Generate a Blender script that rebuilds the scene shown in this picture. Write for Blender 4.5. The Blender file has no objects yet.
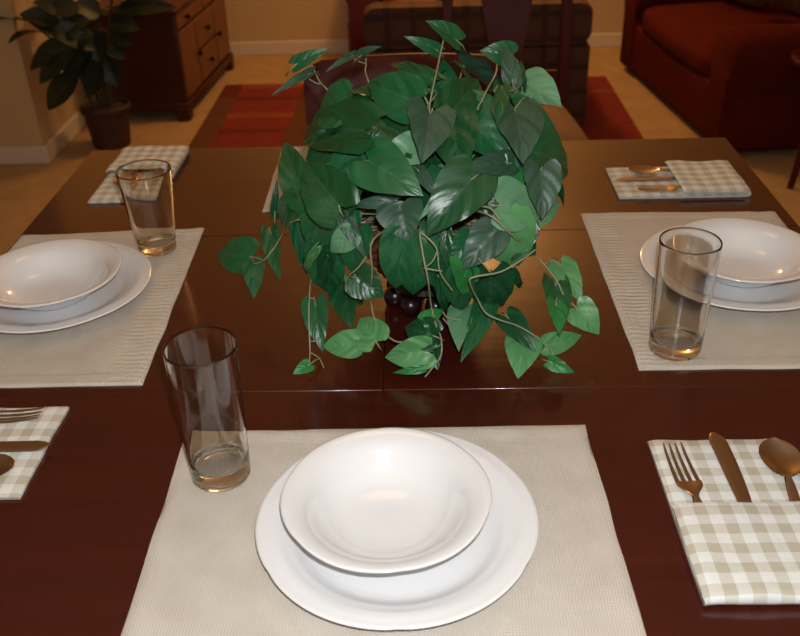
import bpy, bmesh, math, random
from mathutils import Vector, Matrix, noise
random.seed(7)
SC = bpy.context.scene
COL = SC.collection
PI = math.pi
T = 0.91                                   # height of the table top (counter-height table)

# ------------------------------------------------------------------ camera
CF = Vector((-0.0284573, 0.85417361, -0.51920865)); CR = Vector((0.99947881, 0.01639482, -0.02780856))
CU = Vector((0.015241, 0.5197294, 0.85419498)); FPX = 905.1426
CAM = Vector((0, 0, T + 0.6853))
cd = bpy.data.cameras.new('camera'); cd.sensor_width = 36; cd.lens = FPX / 800 * 36; cd.clip_start = .02
co = bpy.data.objects.new('camera', cd); COL.objects.link(co)
M3 = Matrix((CR, CU, -CF)).transposed()
cd.dof.use_dof = True; cd.dof.focus_distance = 1.12; cd.dof.aperture_fstop = 8.5
co.matrix_world = Matrix.Translation(CAM) @ M3.to_4x4()
SC.camera = co

def ray(x, y): return (CF * FPX + CR * (x - 400) - CU * (y - 318)) / FPX     # unit depth along the axis
def P(x, y, z=0.0):                        # point at height z above the table top
    d = ray(x, y); t = (T + z - CAM.z) / d.z
    return CAM + d * t

# ------------------------------------------------------------------ materials
def newmat(name):
    m = bpy.data.materials.new(name); m.use_nodes = True
    nt = m.node_tree; b = nt.nodes['Principled BSDF']
    return m, nt, b
def srgb(r, g, b):
    f = lambda c: ((c / 255 + .055) / 1.055) ** 2.4 if c > 10 else c / 255 / 12.92
    return (f(r), f(g), f(b))
def mul(c, k): return (min(c[0] * k, 1), min(c[1] * k, 1), min(c[2] * k, 1), 1)
def mixrgb(nt, fac, a, b):
    n = nt.nodes.new('ShaderNodeMix'); n.data_type = 'RGBA'
    if fac is not None: nt.links.new(fac, n.inputs[0])
    for v, i in ((a, 6), (b, 7)):
        if isinstance(v, tuple): n.inputs[i].default_value = v if len(v) == 4 else (*v, 1)
        else: nt.links.new(v, n.inputs[i])
    return n.outputs[2]
def mathn(nt, op, a, b=None):
    n = nt.nodes.new('ShaderNodeMath'); n.operation = op
    for v, i in ((a, 0), (b, 1)):
        if v is None: continue
        if isinstance(v, (int, float)): n.inputs[i].default_value = v
        else: nt.links.new(v, n.inputs[i])
    return n.outputs[0]
def mat(name, col, rough=.5, var=.12, scale=20., bump=0., metallic=0., coat=0., stretch=None, coords='Object', bscale=None, spec=.5, sheen=0):
    m, nt, b = newmat(name)
    tc = nt.nodes.new('ShaderNodeTexCoord'); src = tc.outputs[coords]
    if stretch:
        mp = nt.nodes.new('ShaderNodeMapping'); mp.inputs['Scale'].default_value = stretch
        nt.links.new(src, mp.inputs[0]); src = mp.outputs[0]
    nz = nt.nodes.new('ShaderNodeTexNoise'); nz.inputs['Scale'].default_value = scale; nz.inputs['Detail'].default_value = 5
    nt.links.new(src, nz.inputs['Vector'])
    nt.links.new(mixrgb(nt, nz.outputs['Fac'], mul(col, 1 - var * 1.6), mul(col, 1 + var * 1.6)), b.inputs['Base Color'])
    b.inputs['Roughness'].default_value = rough; b.inputs['Metallic'].default_value = metallic
    b.inputs['Coat Weight'].default_value = coat; b.inputs['Coat Roughness'].default_value = .08
    b.inputs['Specular IOR Level'].default_value = spec
    if sheen: b.inputs['Sheen Weight'].default_value = sheen
    if bump:
        n2 = nz
        if bscale:
            n2 = nt.nodes.new('ShaderNodeTexNoise'); n2.inputs['Scale'].default_value = bscale; n2.inputs['Detail'].default_value = 3
            nt.links.new(src, n2.inputs['Vector'])
        bp = nt.nodes.new('ShaderNodeBump'); bp.inputs['Strength'].default_value = bump; bp.inputs['Distance'].default_value = .01
        nt.links.new(n2.outputs['Fac'], bp.inputs['Height']); nt.links.new(bp.outputs[0], b.inputs['Normal'])
    return m

M = {}
M['wall'] = mat('painted_wall', (.60, .46, .265), .8, .03, 6, .1, bscale=120)
M['ceiling'] = mat('ceiling_paint', (.78, .66, .47), .9, .02, 5, .1, bscale=90)
M['base'] = mat('white_trim', (.72, .66, .58), .5, .03, 8)
M['carpet'] = mat('beige_carpet', (.56, .38, .20), .95, .16, 9, .8, bscale=320)
M['wood'] = mat('dark_cherry_wood', (.053, .0078, .0046), .2, .22, 3.2, .03, coat=.35, stretch=(1, 14, 14), spec=.5)
M['chairwood'] = mat('chair_cherry_wood', (.070, .0095, .006), .45, .2, 4, .02, spec=.16, stretch=(12, 12, 2))
M['cabinet'] = mat('cabinet_cherry_wood', (.055, .008, .005), .42, .2, 4, .02, stretch=(12, 12, 2))
M['drawer'] = mat('cabinet_front_wood', (.17, .07, .028), .45, .15, 4, .02, stretch=(10, 2, 10))
M['darkmetal'] = mat('dark_bronze', (.02, .014, .01), .35, .1, 30, metallic=.8)
M['seat'] = mat('tan_seat_fabric', (.30, .15, .07), .7, .1, 30, .2, bscale=300)
M['redsofa'] = mat('red_chenille', (.088, .0095, .0046), .95, .25, 14, .4, bscale=160, spec=.12)
M['redleather'] = mat('red_leather', (.12, .012, .006), .45, .2, 10, .2, bscale=60)
M['steel'] = mat('polished_steel', (.62, .53, .46), .2, .05, 60, metallic=1.)
M['china'] = mat('white_china', (.80, .80, .81), .12, .01, 5, coat=.5)
M['wicker'] = mat('dark_wicker', (.13, .038, .022), .3, .4, 60, .3, coat=.4)
M['foot'] = mat('dark_glazed_wood', (.015, .004, .006), .3, .2, 20, coat=.1)
M['foam'] = mat('green_floral_foam', (.02, .13, .10), .6, .3, 50, .4)
M['stem'] = mat('vine_stem', srgb(142, 142, 112), .5, .25, 30, .2)
M['darkstem'] = mat('plant_stem', srgb(60, 62, 34), .6, .2, 30, .2)
M['pot'] = mat('dark_wicker_pot', (.055, .022, .013), .6, .4, 40, .5)
M['dirt'] = mat('potting_soil', (.03, .02, .012), .95, .3, 60, .6)

def soil_mat():
    m, nt, b = newmat('bark_and_gravel')
    tc = nt.nodes.new('ShaderNodeTexCoord')
    v = nt.nodes.new('ShaderNodeTexVoronoi'); v.inputs['Scale'].default_value = 130
    nt.links.new(tc.outputs['Object'], v.inputs['Vector'])
    r = nt.nodes.new('ShaderNodeValToRGB'); nt.links.new(v.outputs['Color'], r.inputs[0])
    e = r.color_ramp.elements
    e[0].position = .15; e[0].color = (.10, .05, .03, 1); e[1].position = .9; e[1].color = (.55, .50, .36, 1)
    k = e.new(.5); k.color = (.27, .19, .11, 1); k = e.new(.7); k.color = (.30, .30, .16, 1)
    nt.links.new(r.outputs[0], b.inputs['Base Color'])
    bp = nt.nodes.new('ShaderNodeBump'); bp.inputs['Strength'].default_value = 1; bp.inputs['Distance'].default_value = .004
    nt.links.new(v.outputs['Distance'], bp.inputs['Height']); nt.links.new(bp.outputs[0], b.inputs['Normal'])
    b.inputs['Roughness'].default_value = .7
    return m
M['soil'] = soil_mat()

def linen_mat():
    m, nt, b = newmat('cream_ribbed_linen')
    tc = nt.nodes.new('ShaderNodeTexCoord')
    w = []
    for s, ax in ((105., 'X'), (140., 'Y')):
        q = nt.nodes.new('ShaderNodeTexWave'); q.bands_direction = ax; q.inputs['Scale'].default_value = s; q.inputs['Distortion'].default_value = 1.2
        q.inputs['Detail'].default_value = 1
        nt.links.new(tc.outputs['UV'], q.inputs['Vector']); w.append(q.outputs['Fac'])
    nz = nt.nodes.new('ShaderNodeTexNoise'); nz.inputs['Scale'].default_value = 22; nz.inputs['Detail'].default_value = 6
    nt.links.new(tc.outputs['UV'], nz.inputs['Vector'])
    h = mathn(nt, 'ADD', w[0], w[1])
    c = mixrgb(nt, nz.outputs['Fac'], srgb(194, 184, 170), srgb(222, 214, 203))
    c2 = mixrgb(nt, mathn(nt, 'MULTIPLY', h, .13), c, srgb(166, 156, 142))
    nt.links.new(c2, b.inputs['Base Color']); b.inputs['Roughness'].default_value = .9
    hh = mathn(nt, 'ADD', mathn(nt, 'MULTIPLY', h, .3), mathn(nt, 'MULTIPLY', nz.outputs['Fac'], 1.5))
    bp = nt.nodes.new('ShaderNodeBump'); bp.inputs['Strength'].default_value = .45; bp.inputs['Distance'].default_value = .003
    nt.links.new(hh, bp.inputs['Height']); nt.links.new(bp.outputs[0], b.inputs['Normal'])
    return m
M['linen'] = linen_mat()

def gingham_mat():
    m, nt, b = newmat('beige_gingham')
    tc = nt.nodes.new('ShaderNodeTexCoord'); sp = nt.nodes.new('ShaderNodeSeparateXYZ')
    nt.links.new(tc.outputs['UV'], sp.inputs[0])
    per = .0262; bands = []
    for i in (0, 1):
        f = mathn(nt, 'FRACT', mathn(nt, 'DIVIDE', mathn(nt, 'ADD', sp.outputs[i], 10.0), per))
        bands.append(mathn(nt, 'GREATER_THAN', f, .5))
    s = mathn(nt, 'MULTIPLY', mathn(nt, 'ADD', bands[0], bands[1]), .5)
    c = mixrgb(nt, s, srgb(232, 236, 234), srgb(188, 182, 164))
    nz = nt.nodes.new('ShaderNodeTexNoise'); nz.inputs['Scale'].default_value = 60; nz.inputs['Detail'].default_value = 4
    nt.links.new(tc.outputs['UV'], nz.inputs['Vector'])
    c = mixrgb(nt, mathn(nt, 'MULTIPLY', nz.outputs['Fac'], .22), c, srgb(190, 186, 172))
    nt.links.new(c, b.inputs['Base Color']); b.inputs['Roughness'].default_value = .9
    bp = nt.nodes.new('ShaderNodeBump'); bp.inputs['Strength'].default_value = .35; bp.inputs['Distance'].default_value = .004
    nt.links.new(nz.outputs['Fac'], bp.inputs['Height']); nt.links.new(bp.outputs[0], b.inputs['Normal'])
    return m
M['gingham'] = gingham_mat()

def medallion_mat():
    m, nt, b = newmat('dark_medallion_fabric')
    tc = nt.nodes.new('ShaderNodeTexCoord')
    v = nt.nodes.new('ShaderNodeTexVoronoi'); v.inputs['Scale'].default_value = 8.0; v.inputs['Randomness'].default_value = .12
    v.distance = 'CHEBYCHEV'
    nt.links.new(tc.outputs['Object'], v.inputs['Vector'])
    r = nt.nodes.new('ShaderNodeValToRGB'); nt.links.new(v.outputs['Distance'], r.inputs[0])
    e = r.color_ramp.elements
    e[0].position = .0; e[0].color = (.10, .045, .018, 1); e[1].position = .62; e[1].color = (.022, .006, .004, 1)
    k = e.new(.36); k.color = (.075, .032, .014, 1); k = e.new(.44); k.color = (.03, .009, .005, 1)
    nz = nt.nodes.new('ShaderNodeTexNoise'); nz.inputs['Scale'].default_value = 40
    nt.links.new(tc.outputs['Object'], nz.inputs['Vector'])
    nt.links.new(mixrgb(nt, mathn(nt, 'MULTIPLY', nz.outputs['Fac'], .5), r.outputs[0], (.06, .016, .01)), b.inputs['Base Color'])
    b.inputs['Roughness'].default_value = .7
    return m
M['medallion'] = medallion_mat()
M['pillow'] = mat('patterned_pillow_fabric', (.20, .085, .035), .8, .55, 24, .3)

def glass_mat():
    m, nt, b = newmat('clear_glass')
    b.inputs['Transmission Weight'].default_value = 1; b.inputs['Roughness'].default_value = 0.0; b.inputs['IOR'].default_value = 1.48
    b.inputs['Base Color'].default_value = (.985, .995, .99, 1)
    return m
M['glass'] = glass_mat()

def leaf_mat(name, col, rough, var=.16, vein=.13, coat=.08):
    m, nt, b = newmat(name)
    tc = nt.nodes.new('ShaderNodeTexCoord'); sp = nt.nodes.new('ShaderNodeSeparateXYZ')
    nt.links.new(tc.outputs['UV'], sp.inputs[0])
    s = mathn(nt, 'ABSOLUTE', mathn(nt, 'SUBTRACT', sp.outputs[0], .5))
    mid = mathn(nt, 'LESS_THAN', s, .022)
    f = mathn(nt, 'FRACT', mathn(nt, 'MULTIPLY', mathn(nt, 'SUBTRACT', sp.outputs[1], mathn(nt, 'MULTIPLY', s, .75)), 5.0))
    side = mathn(nt, 'LESS_THAN', mathn(nt, 'ABSOLUTE', mathn(nt, 'SUBTRACT', f, .5)), .07)
    vm = mathn(nt, 'MAXIMUM', mid, mathn(nt, 'MULTIPLY', side, .5))
    nz = nt.nodes.new('ShaderNodeTexNoise'); nz.inputs['Scale'].default_value = 35; nz.inputs['Detail'].default_value = 4
    nt.links.new(tc.outputs['Object'], nz.inputs['Vector'])
    c = mixrgb(nt, nz.outputs['Fac'], mul(col, 1 - var * 2), mul(col, 1 + var * 2))
    c = mixrgb(nt, mathn(nt, 'MULTIPLY', vm, vein), c, mul(tuple(.5 * x + .06 for x in col), 1.9))
    nt.links.new(c, b.inputs['Base Color']); b.inputs['Roughness'].default_value = rough
    b.inputs['Coat Weight'].default_value = coat; b.inputs['Coat Roughness'].default_value = .25
    hgt = mathn(nt, 'MULTIPLY', mathn(nt, 'ABSOLUTE', mathn(nt, 'SUBTRACT', f, .5)), 1.0)
    bp = nt.nodes.new('ShaderNodeBump'); bp.inputs['Strength'].default_value = .2; bp.inputs['Distance'].default_value = .005
    nt.links.new(hgt, bp.inputs['Height']); nt.links.new(bp.outputs[0], b.inputs['Normal'])
    return m
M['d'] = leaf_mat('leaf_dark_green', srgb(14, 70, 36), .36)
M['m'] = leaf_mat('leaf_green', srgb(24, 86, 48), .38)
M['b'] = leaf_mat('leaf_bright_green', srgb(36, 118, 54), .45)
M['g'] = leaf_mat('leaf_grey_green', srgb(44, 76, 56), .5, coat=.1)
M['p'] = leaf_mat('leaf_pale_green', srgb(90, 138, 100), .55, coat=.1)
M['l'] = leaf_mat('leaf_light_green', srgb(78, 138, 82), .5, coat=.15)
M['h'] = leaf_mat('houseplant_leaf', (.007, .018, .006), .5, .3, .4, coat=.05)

# ------------------------------------------------------------------ mesh helpers
class MB:
    def __init__(s): s.v = []; s.f = []; s.mi = []; s.uv = {}
    def face(s, idx, m=0): s.f.append(tuple(idx)); s.mi.append(m)
    def grid(s, fn, nu, nv, closeu=False, closev=False, m=0, flip=False):
        b = len(s.v)
        for j in range(nv):
            for i in range(nu):
                s.v.append(Vector(fn(i / (nu if closeu else nu - 1), j / (nv if closev else nv - 1))))
        for j in range(nv if closev else nv - 1):
            for i in range(nu if closeu else nu - 1):
                i2 = (i + 1) % nu; j2 = (j + 1) % nv
                q = [b + j * nu + i, b + j * nu + i2, b + j2 * nu + i2, b + j2 * nu + i]
                s.face(q[::-1] if flip else q, m)
        return b
    def box(s, lo, hi, m=0, mx=None):
        b = len(s.v)
        for z in (lo[2], hi[2]):
            for y in (lo[1], hi[1]):
                for x in (lo[0], hi[0]):
                    p = Vector((x, y, z)); s.v.append(mx @ p if mx else p)
        for q in ((0, 2, 3, 1), (4, 5, 7, 6), (0, 1, 5, 4), (2, 6, 7, 3), (0, 4, 6, 2), (1, 3, 7, 5)): s.face([b + i for i in q], m)
    def prism(s, pts_lo, pts_hi, m=0):      # closed loops of equal length
        b = len(s.v); n = len(pts_lo)
        s.v += [Vector(p) for p in pts_lo] + [Vector(p) for p in pts_hi]
        for i in range(n):
            j = (i + 1) % n; s.face((b + i, b + j, b + n + j, b + n + i), m)
        s.face([b + i for i in range(n)][::-1], m); s.face([b + n + i for i in range(n)], m)
    def lathe(s, prof, n=64, fn=None, m=0, c=(0, 0, 0)):
        c = Vector(c)
        b = len(s.v); k = len(prof)
        for i in range(n):
            a = 2 * PI * i / n
            for (r, z) in prof:
                if fn: r, z = fn(r, z, a)
                s.v.append(c + Vector((r * math.cos(a), r * math.sin(a), z)))
        for i in range(n):
            i2 = (i + 1) % n
            for j in range(k - 1):
                s.face((b + i * k + j, b + i2 * k + j, b + i2 * k + j + 1, b + i * k + j + 1), m)
    def tube(s, pts, r, n=7, m=0, cap=True):
        pts = [Vector(p) for p in pts]; rings = []
        R = r if isinstance(r, (list, tuple)) else [r] * len(pts)
        up = Vector((.31, .22, .93))
        for i, p in enumerate(pts):
            d = (pts[min(i + 1, len(pts) - 1)] - pts[max(i - 1, 0)])
            if d.length < 1e-9: d = Vector((0, 0, 1))
            d.normalize(); a = d.cross(up)
            if a.length < 1e-3: a = d.cross(Vector((1, 0, 0)))
            a.normalize(); q = d.cross(a); b0 = len(s.v)
            for k in range(n):
                t = 2 * PI * k / n; s.v.append(p + (a * math.cos(t) + q * math.sin(t)) * R[i])
            rings.append(b0)
        for u, w in zip(rings, rings[1:]):
            for k in range(n): s.face((u + k, u + (k + 1) % n, w + (k + 1) % n, w + k), m)
        if cap:
            s.face([rings[0] + k for k in range(n)][::-1], m); s.face([rings[-1] + k for k in range(n)], m)
    def build(s, name, mats, parent=None, smooth=True, bevel=0, seg=2, loc=None, subsurf=0, weld=False, angle=40, uvf=None, recalc=True):
        me = bpy.data.meshes.new(name); me.from_pydata([tuple(v) for v in s.v], [], s.f)
        for m in (mats if isinstance(mats, (list, tuple)) else [mats]): me.materials.append(m)
        for p, i in zip(me.polygons, s.mi): p.material_index = i; p.use_smooth = smooth
        if uvf:
            uv = me.uv_layers.new(name='UV')
            for lp in me.loops: uv.data[lp.index].uv = uvf(lp.vertex_index, s.v[lp.vertex_index])
        if weld or recalc:
            bm = bmesh.new(); bm.from_mesh(me)
            if weld: bmesh.ops.remove_doubles(bm, verts=bm.verts, dist=1e-5)
            if recalc: bmesh.ops.recalc_face_normals(bm, faces=bm.faces)
            bm.to_mesh(me); bm.free()
        o = bpy.data.objects.new(name, me); COL.objects.link(o)
        if parent: o.parent = parent
        if loc: o.location = loc
        if bevel:
            md = o.modifiers.new('bevel', 'BEVEL'); md.width = bevel; md.segments = seg; md.limit_method = 'ANGLE'; md.angle_limit = math.radians(35)
        if subsurf:
            md = o.modifiers.new('subsurf', 'SUBSURF'); md.levels = subsurf; md.render_levels = subsurf
        if smooth and not subsurf:
            try: me.set_sharp_from_angle(angle=math.radians(angle))
            except Exception: pass
        return o

def tag(o, label, cat, group=None, kind=None):
    if label: o['label'] = label
    if cat: o['category'] = cat
    if group: o['group'] = group
    if kind: o['kind'] = kind
    return o
def thing(name, label, cat, loc=(0, 0, 0), rz=0, group=None):
    o = bpy.data.objects.new(name, None); COL.objects.link(o); o.empty_display_size = .05
    o.location = loc; o.rotation_euler = (0, 0, rz)
    return tag(o, label, cat, group)
def children(o): return [c for c in bpy.data.objects if c.parent == o]
def dup(o, loc, rz, label, parent=None):
    c = o.copy(); COL.objects.link(c)
    if parent is not None: c.parent = parent
    else:
        c.location = loc; c.rotation_euler = (0, 0, rz); c['label'] = label
    for ch in children(o): dup(ch, None, None, None, c)
    return c
def boxo(name, lo, hi, m, parent=None, bevel=.004, seg=2):
    b = MB(); b.box(lo, hi); return b.build(name, m, parent, bevel=bevel, seg=seg)
def structure(o): o['kind'] = 'structure'; return o
def rrect(hx, hy, r, n=5):
    pts = []
    for cx, cy, a0 in ((hx - r, hy - r, 0), (-hx + r, hy - r, PI / 2), (-hx + r, -hy + r, PI), (hx - r, -hy + r, 1.5 * PI)):
        for k in range(n + 1):
            a = a0 + k / n * PI / 2; pts.append((cx + r * math.cos(a), cy + r * math.sin(a)))
    return pts
def cushion(name, c, size, m, parent, bev, puff=.03, rot=None):
    """a soft box: a dense rounded box whose faces bulge"""
    b = MB(); n = 13; hx, hy, hz = (s / 2 for s in size)
    def pt(u, v, w):                        # cube surface point -> rounded, puffed
        def sq(t): return max(-1, min(1, t))
        p = Vector((u * hx, v * hy, w * hz))
        core = Vector((max(-hx + bev, min(hx - bev, p.x)), max(-hy + bev, min(hy - bev, p.y)), max(-hz + bev, min(hz - bev, p.z))))
        d = p - core
        if d.length > 1e-9: p = core + d.normalized() * bev
        k = (1 - u * u) * (1 - v * v) if abs(w) > .999 else ((1 - u * u) * (1 - w * w) if abs(v) > .999 else (1 - v * v) * (1 - w * w))
        nrm = Vector((0, 0, w)) if abs(w) > .999 else (Vector((0, v, 0)) if abs(v) > .999 else Vector((u, 0, 0)))
        p += nrm * puff * k
        return p
    for ax in range(3):
        for sg in (-1, 1):
            def fn(a, c2, ax=ax, sg=sg):
                q = [2 * a - 1, 2 * c2 - 1]; q.insert(ax, sg); return pt(*q)
            b.grid(fn, n, n, flip=(sg > 0) == (ax == 1))
    mx = Matrix.Translation(Vector(c)) @ (rot.to_4x4() if rot else Matrix.Identity(4))
    b.v = [mx @ v for v in b.v]
    return b.build(name, m, parent, weld=True, angle=70)

# ------------------------------------------------------------------ room shell
def slab(name, lo, hi, m, bevel=0):
    b = MB(); b.box(lo, hi); return structure(b.build(name, m, None, smooth=False, bevel=bevel))
X0, X1, Y0, Y1, H = -3.2, 3.4, -2.4, 6.0, 2.7
PX, PY = -1.83, 4.13                        # where the room narrows on the left
slab('floor', (X0 - .1, Y0 - .1, -.06), (X1 + .1, Y1 + .1, 0), M['carpet'])
slab('ceiling', (X0 - .1, Y0 - .1, H), (X1 + .1, Y1 + .1, H + .1), M['ceiling'])
slab('wall_back', (PX, Y1, 0), (X1 + .1, Y1 + .1, H), M['wall'])
slab('wall_right', (X1, Y0, 0), (X1 + .1, Y1, H), M['wall'])
slab('wall_front', (X0 - .1, Y0 - .1, 0), (X1 + .1, Y0, H), M['wall'])
slab('wall_left', (X0 - .1, Y0, 0), (X0, PY, H), M['wall'])
slab('wall_partition', (X0 - .1, PY, 0), (PX, Y1 + .1, H), M['wall'])
def baseboard(name, lo, hi): return slab(name, lo, hi, M['base'], bevel=.006)
bh, bt = .088, .016
baseboard('baseboard_back', (PX, Y1 - bt, 0), (X1, Y1, bh))
baseboard('baseboard_partition', (X0, PY - bt, 0), (PX + bt, PY, bh))
baseboard('baseboard_left', (PX, PY, 0), (PX + bt, Y1 - bt, bh))
baseboard('baseboard_right', (X1 - bt, Y0, 0), (X1, Y1 - bt, bh))

# ------------------------------------------------------------------ rug
def rug():
    cols = [mat('rug_red', (.22, .020, .014), .95, .25, 30, .6, bscale=300), mat('rug_dark_red', (.13, .014, .010), .95, .25, 30, .6, bscale=300),
            mat('rug_brown', (.13, .045, .02), .95, .25, 30, .6, bscale=300), mat('rug_rust', (.27, .065, .02), .95, .25, 30, .6, bscale=300),
            mat('rug_tan', (.30, .14, .055), .95, .25, 30, .6, bscale=300)]
    xs = [-1.17, -1.06, -.70, -.58, -.2, .3, .56, .74, .80, .97, 1.08]
    ys = [3.06, 3.46, 3.96, 4.28, 4.46, 4.52, 4.70, 4.78, 5.0, 5.06, 5.22, 5.31]
    b = MB()
    def cell(x, y):
        if x < -1.06: return 2 if y < 5.1 else 1
        if x > .97: return 0 if not (5.0 < y < 5.06) else 3
        if x > .80: return 0 if not (5.0 < y < 5.06) else 3
        if x > .74: return 3
        if x > .56: return 2 if not (4.70 < y < 4.78) else 3
        if -.70 < x < -.58: return 2 if y < 5.0 else 1
        if x < -.70: return {0: 0, 1: 0, 2: 0, 3: 0, 4: 1, 5: 0, 6: 3, 7: 0, 8: 1, 9: 0, 10: 3}[max(i for i in range(11) if ys[i] <= y)]
        if x < -.2: return 3 if y > 4.2 else 2
        if x < .3: return 1 if y > 4.4 else 4
        return 4 if y < 4.66 else 2
    z = .012
    for i in range(len(xs) - 1):
        for j in range(len(ys) - 1):
            k = len(b.v); 
            for (x, y) in ((xs[i], ys[j]), (xs[i + 1], ys[j]), (xs[i + 1], ys[j + 1]), (xs[i], ys[j + 1])): b.v.append(Vector((x, y, z)))
            b.face((k, k + 1, k + 2, k + 3), cell((xs[i] + xs[i + 1]) / 2, (ys[j] + ys[j + 1]) / 2))
    lo = [(xs[0], ys[0]), (xs[-1], ys[0]), (xs[-1], ys[-1]), (xs[0], ys[-1])]
    for a, c in zip(lo, lo[1:] + lo[:1]):
        k = len(b.v)
        b.v += [Vector((*a, 0.001)), Vector((*c, 0.001)), Vector((*c, z)), Vector((*a, z))]; b.face((k, k + 1, k + 2, k + 3), 1)
    k = len(b.v); b.v += [Vector((*q, .001)) for q in lo]; b.face((k + 3, k + 2, k + 1, k), 1)
    o = b.build('area_rug', cols, smooth=False, recalc=False)
    tag(o, 'red, rust and brown block patterned area rug on the beige carpet behind the table', 'rug')
rug()

# ------------------------------------------------------------------ dining table
TX0, TX1, TY0, TY1, SY0, SY1 = -.712, .638, .517, 1.8425, .949, 1.411
TCX = (TX0 + TX1) / 2
tb = thing('dining_table', 'square dark cherry dining table with an extension leaf, all place settings on it', 'table', (TCX, 1.18, 0))
tb_off = Vector((-TCX, -1.18, 0))
def tpart(name, lo, hi, m, bevel=.003):
    b = MB(); b.box(Vector(lo) + tb_off, Vector(hi) + tb_off); return b.build(name, m, tb, bevel=bevel, seg=3)
g = .0004
tpart('top_panel', (TX0, TY0, T - .03), (TX1, SY0 - g, T), M['wood'], .0012)
tpart('top_panel', (TX0, SY1 + g, T - .03), (TX1, TY1, T), M['wood'], .0012)
xs_ = -.057
tpart('leaf_panel', (TX0, SY0 + g, T - .03), (xs_ - g, SY1 - g, T), M['wood'], .0012)
tpart('leaf_panel', (xs_ + g, SY0 + g, T - .03), (TX1, SY1 - g, T), M['wood'], .0012)
for lo, hi in (((TX0 + .09, TY0 + .08, T - .12), (TX1 - .09, TY0 + .10, T - .031)), ((TX0 + .09, TY1 - .10, T - .12), (TX1 - .09, TY1 - .08, T - .031)),
               ((TX0 + .08, TY0 + .10, T - .12), (TX0 + .10, TY1 - .10, T - .031)), ((TX1 - .10, TY0 + .10, T - .12), (TX1 - .08, TY1 - .10, T - .031))):
    tpart('apron', lo, hi, M['wood'])
for sx in (TX0 + .06, TX1 - .06 - .08):
    for sy in (TY0 + .06, TY1 - .06 - .08):
        b = MB(); lo = Vector((sx, sy, 0)) + tb_off
        b.prism([lo + Vector(q) for q in ((.012, .012, 0), (.068, .012, 0), (.068, .068, 0), (.012, .068, 0))],
                [lo + Vector(q) for q in ((0, 0, T - .031), (.08, 0, T - .031), (.08, .08, T - .031), (0, .08, T - .031))])
        b.build('leg', M['wood'], tb, bevel=.005)

# ------------------------------------------------------------------ placemats
def placemat(label, corners, seed, ribs):
    """corners near-left, near-right, far-right, far-left (table plane); woven cloth with hems and soft waves"""
    a, b_, c, d = [Vector((x, y, 0)) for x, y in corners]
    mb = MB(); NU, NV = (57, 171) if ribs == 'x' else (81, 57); th = .0016
    def top(u, v):
        p = (a * (1 - u) + b_ * u) * (1 - v) + (d * (1 - u) + c * u) * v
        w = noise.noise(Vector((p.x * 9 + seed, p.y * 9, 0))) * .0012 + noise.noise(Vector((p.x * 26, p.y * 26 + seed, 3))) * .0005
        e = min(u, 1 - u) * (b_ - a).length; e2 = min(v, 1 - v) * (d - a).length
        hem = .0011 if min(e, e2) < .022 else 0
        edge = min(e, e2)
        jit = Vector((noise.noise(Vector((p.y * 14, seed, 1))) * .0022 if e < .001 else 0, noise.noise(Vector((p.x * 14, seed, 5))) * .0022 if e2 < .001 else 0, 0))
        rib = 0
        if ribs and min(e if ribs == 'x' else e2, 9) < .05: rib = (.0005 + .0012 * abs(noise.noise(p * 9))) * math.sin((p.y if ribs == 'x' else p.x) * 600 + seed + 2 * noise.noise(p * 30))
        if ribs == 'front': rib = .0012 * max(0, noise.noise(Vector((p.x * 5 + p.y * 14, seed, 0)))) ** 1 * 1.5
        z = th + .0014 + w + hem + rib
        return p + jit + Vector((0, 0, max(.0008, z if edge > .001 else .0016)))
    k = mb.grid(top, NU, NV)
    n = len(mb.v)
    mb.v += [Vector((v.x, v.y, .0002)) for v in mb.v[:n]]
    for f in list(mb.f): mb.face([i + n for i in f][::-1])
    ring = [i for i in range(NU)] + [j * NU + NU - 1 for j in range(1, NV)] + [(NV - 1) * NU + i for i in range(NU - 2, -1, -1)] + [j * NU for j in range(NV - 2, 0, -1)]
    for i, j in zip(ring, ring[1:] + ring[:1]): mb.face((i, i + n, j + n, j))
    cen = (a + b_ + c + d) / 4
    o = None
    vs = [v.copy() for v in mb.v]
    mb.v = [v - cen for v in mb.v]
    o = mb.build('placemat', M['linen'], None, loc=cen + Vector((0, 0, T)), angle=60, uvf=lambda i, v: (v.x + 1, v.y + 1))
    return tag(o, label, 'placemat', 'cream linen placemats')
placemat('cream ribbed linen placemat under the nearest plate, at the bottom of the photo', [(-.288, .527), (.198, .525), (.190, .870), (-.293, .866)], 1., 'front')
placemat('cream linen placemat on the left side of the table under the left plate', [(-.706, .964), (-.374, .966), (-.388, 1.440), (-.708, 1.420)], 5., 'x')
placemat('cream linen placemat on the right side of the table under the right plate', [(.279, .985), (.612, .984), (.615, 1.464), (.277, 1.472)], 9., 'x')
placemat('cream linen placemat mostly hidden behind the ivy at the far side', [(-.295, 1.506), (.182, 1.506), (.182, 1.832), (-.299, 1.832)], 13., 'x')

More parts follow.
